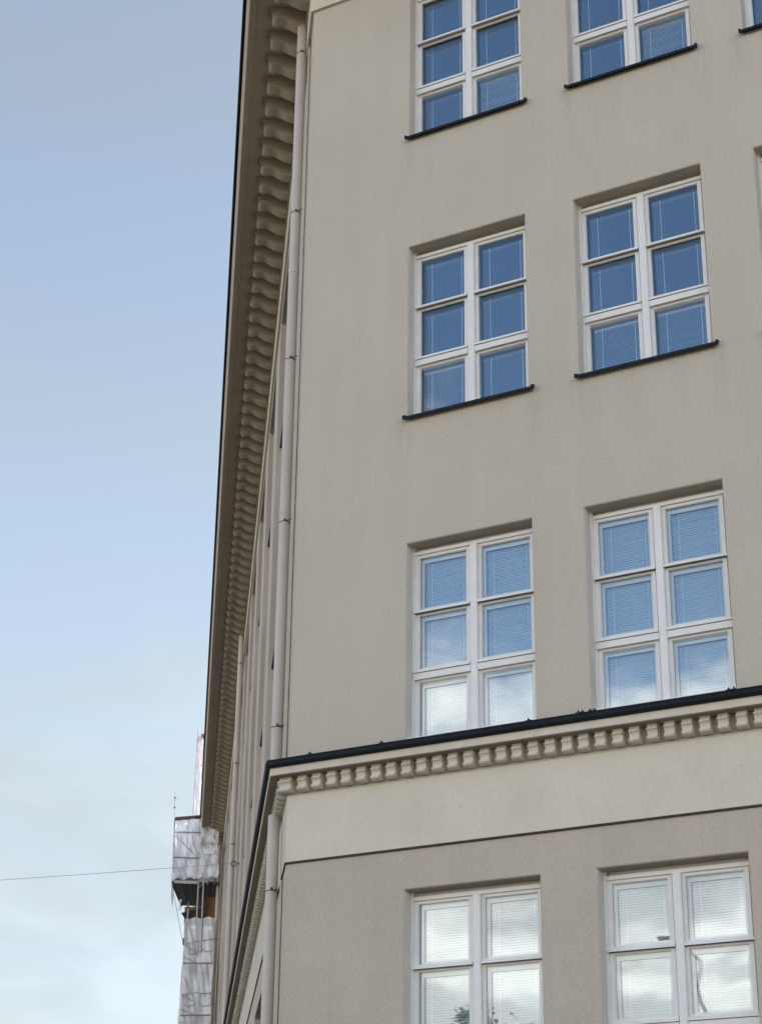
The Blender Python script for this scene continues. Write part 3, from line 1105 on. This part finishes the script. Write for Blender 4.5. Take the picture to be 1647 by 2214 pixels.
sheet([P(SF + .1, 1.42, 5.25), P(SF + .1, 1.34, 5.25), P(SF + .1, 1.34, 5.62), P(SF + .1, 1.40, 5.66)], 4, 8, 0.01, SHEET, 11)

# ---------------------------------------------------------------- overhead wire and its wall hook
hook = thing('wall_hook', 'small iron ring hook in the side wall holding the overhead wire', 'hook', S(20.2, 0, 1.5))
q = MB()
q.tube([Vector((0, 0, 0)), N_ * 0.07], 0.012, 8)
q.tube([Vector((0, 0, 0)), N_ * 0.012], 0.04, 10)
q.build('hook_plate', IRON, hook)
q = MB()
q.tube([N_ * 0.12 + N_ * cos(t) * 0.055 + Vector((0, 0, sin(t) * 0.055)) for t in [2 * pi * i / 14 for i in range(15)]], 0.011, 6)
q.build('hook_ring', IRON, hook, True)
A = S(20.2, 0.175, 1.505)
B = S(25.0, 5.42, 2.11)
E2 = A + (B - A) * 3.2
q = MB()
npt = 40
pts = []
for i in range(npt + 1):
    t = i / npt
    p = A + (E2 - A) * t
    p.z += -0.30 * t * (1 - t)
    pts.append(p)
q.tube(pts, 0.0048, 6)
tag(q.build('overhead_wire', WIRE, None, True), 'thin dark wire stretched across the sky to the side wall', 'wire')

# ---------------------------------------------------------------- across the street: what the lowest windows mirror
LEAF = [paint('leaf_' + n, c, 0.6, stain=0.1, spec=0.3) for n, c in (('dark', (0.035, 0.055, 0.022)), ('mid', (0.05, 0.075, 0.03)), ('light', (0.07, 0.10, 0.04)))]
tree = thing('street_tree', 'leafy street tree across the road, mirrored dark in the lowest left window', 'tree', (-11.0, -25.5, 0))
rs = random.Random(4)
q = MB()
q.tube([(0, 0, 0), (0.05, 0, 1.5), (-0.05, 0.05, 3.2), (0.05, 0, 5.5), (0, 0, 8.2)], [0.17, 0.14, 0.12, 0.08, 0.02], 10)
for k_ in range(16):
    z = 2.6 + k_ * 0.33
    a_ = k_ * 2.4
    l_ = 1.9 * (1 - (z - 2.0) / 8.0) + 0.3
    q.tube([(0, 0, z), (cos(a_) * l_ * 0.5, sin(a_) * l_ * 0.5, z + 0.45), (cos(a_) * l_, sin(a_) * l_, z + 0.8)], [0.05, 0.03, 0.01], 6)
q.build('trunk', BARK, tree, True)
q = MB()
cl = []
for k_ in range(46):
    z = rs.uniform(2.6, 8.4)
    R_ = 2.1 * max(0.12, 1 - ((z - 4.2) / 4.6) ** 2) ** 0.7
    a_ = rs.uniform(0, 6.28)
    r_ = R_ * sqrt(rs.uniform(0.05, 1))
    cl.append((cos(a_) * r_, sin(a_) * r_, z, rs.uniform(0.28, 0.6)))
cl.append((0, 0, 8.75, 0.26))
cl += [(0.45, 0.1, 8.35, 0.3), (-0.3, 0.1, 8.2, 0.34), (0.2, -0.1, 7.9, 0.4), (0.7, 0.0, 7.7, 0.42), (-0.7, 0.0, 7.6, 0.42), (0.1, 0.1, 7.3, 0.5), (0.9, 0.2, 7.1, 0.5), (-0.9, -0.1, 7.0, 0.5)]
for cx, cy, cz, cr in cl:
    shade = rs.randrange(3)
    for k_ in range(190):
        v = Vector((rs.gauss(0, 1), rs.gauss(0, 1), rs.gauss(0, 0.8))) * cr * 0.6
        c0 = Vector((cx, cy, cz)) + v
        u = Vector((rs.uniform(-1, 1), rs.uniform(-1, 1), rs.uniform(-.6, .6))).normalized()
        w_ = u.cross(Vector((rs.uniform(-1, 1), rs.uniform(-1, 1), rs.uniform(-1, 1)))).normalized()
        l_ = rs.uniform(0.04, 0.075)
        q.add([c0 - u * l_, c0 + w_ * l_ * 0.5, c0 + u * l_, c0 - w_ * l_ * 0.5], [(0, 1, 2, 3)], min(2, max(0, shade + rs.choice((-1, 0, 0, 1)))))
q.build('crown', LEAF, tree)['kind'] = 'stuff'

lamp = thing('street_lamp', 'grey street lamp with a curved arm across the road, mirrored in the lowest right window', 'lamp', (-5.0, -25.4, 0))
q = MB()
q.tube([(0, 0, 0), (0, 0, 0.9)], 0.11, 12)
q.tube([(0, 0, 0.9), (0, 0, 5.0), (0, 0, 8.9), (-0.02, 0, 9.4), (-0.10, 0, 9.75), (-0.24, 0, 10.0), (-0.45, 0, 10.16)], [0.075, 0.055, 0.03, 0.028, 0.027, 0.026, 0.025], 12)
q.build('pole', STEEL, lamp, True)
q = MB()
q.prism([Vector((-0.40, -0.06, 10.10)), Vector((-0.55, -0.13, 10.12)), Vector((-1.0, -0.13, 10.17)), Vector((-1.08, -0.05, 10.18)), Vector((-1.08, 0.05, 10.18)), Vector((-1.0, 0.13, 10.17)),
         Vector((-0.55, 0.13, 10.12)), Vector((-0.40, 0.06, 10.10))], Vector((0.02, 0, 0.09)))
q.build('lamp_head', STEEL, lamp)
q = MB()
q.bb(-0.98, -0.58, -0.09, 0.09, 10.10, 10.125)
q.build('lens', SLAT, lamp)
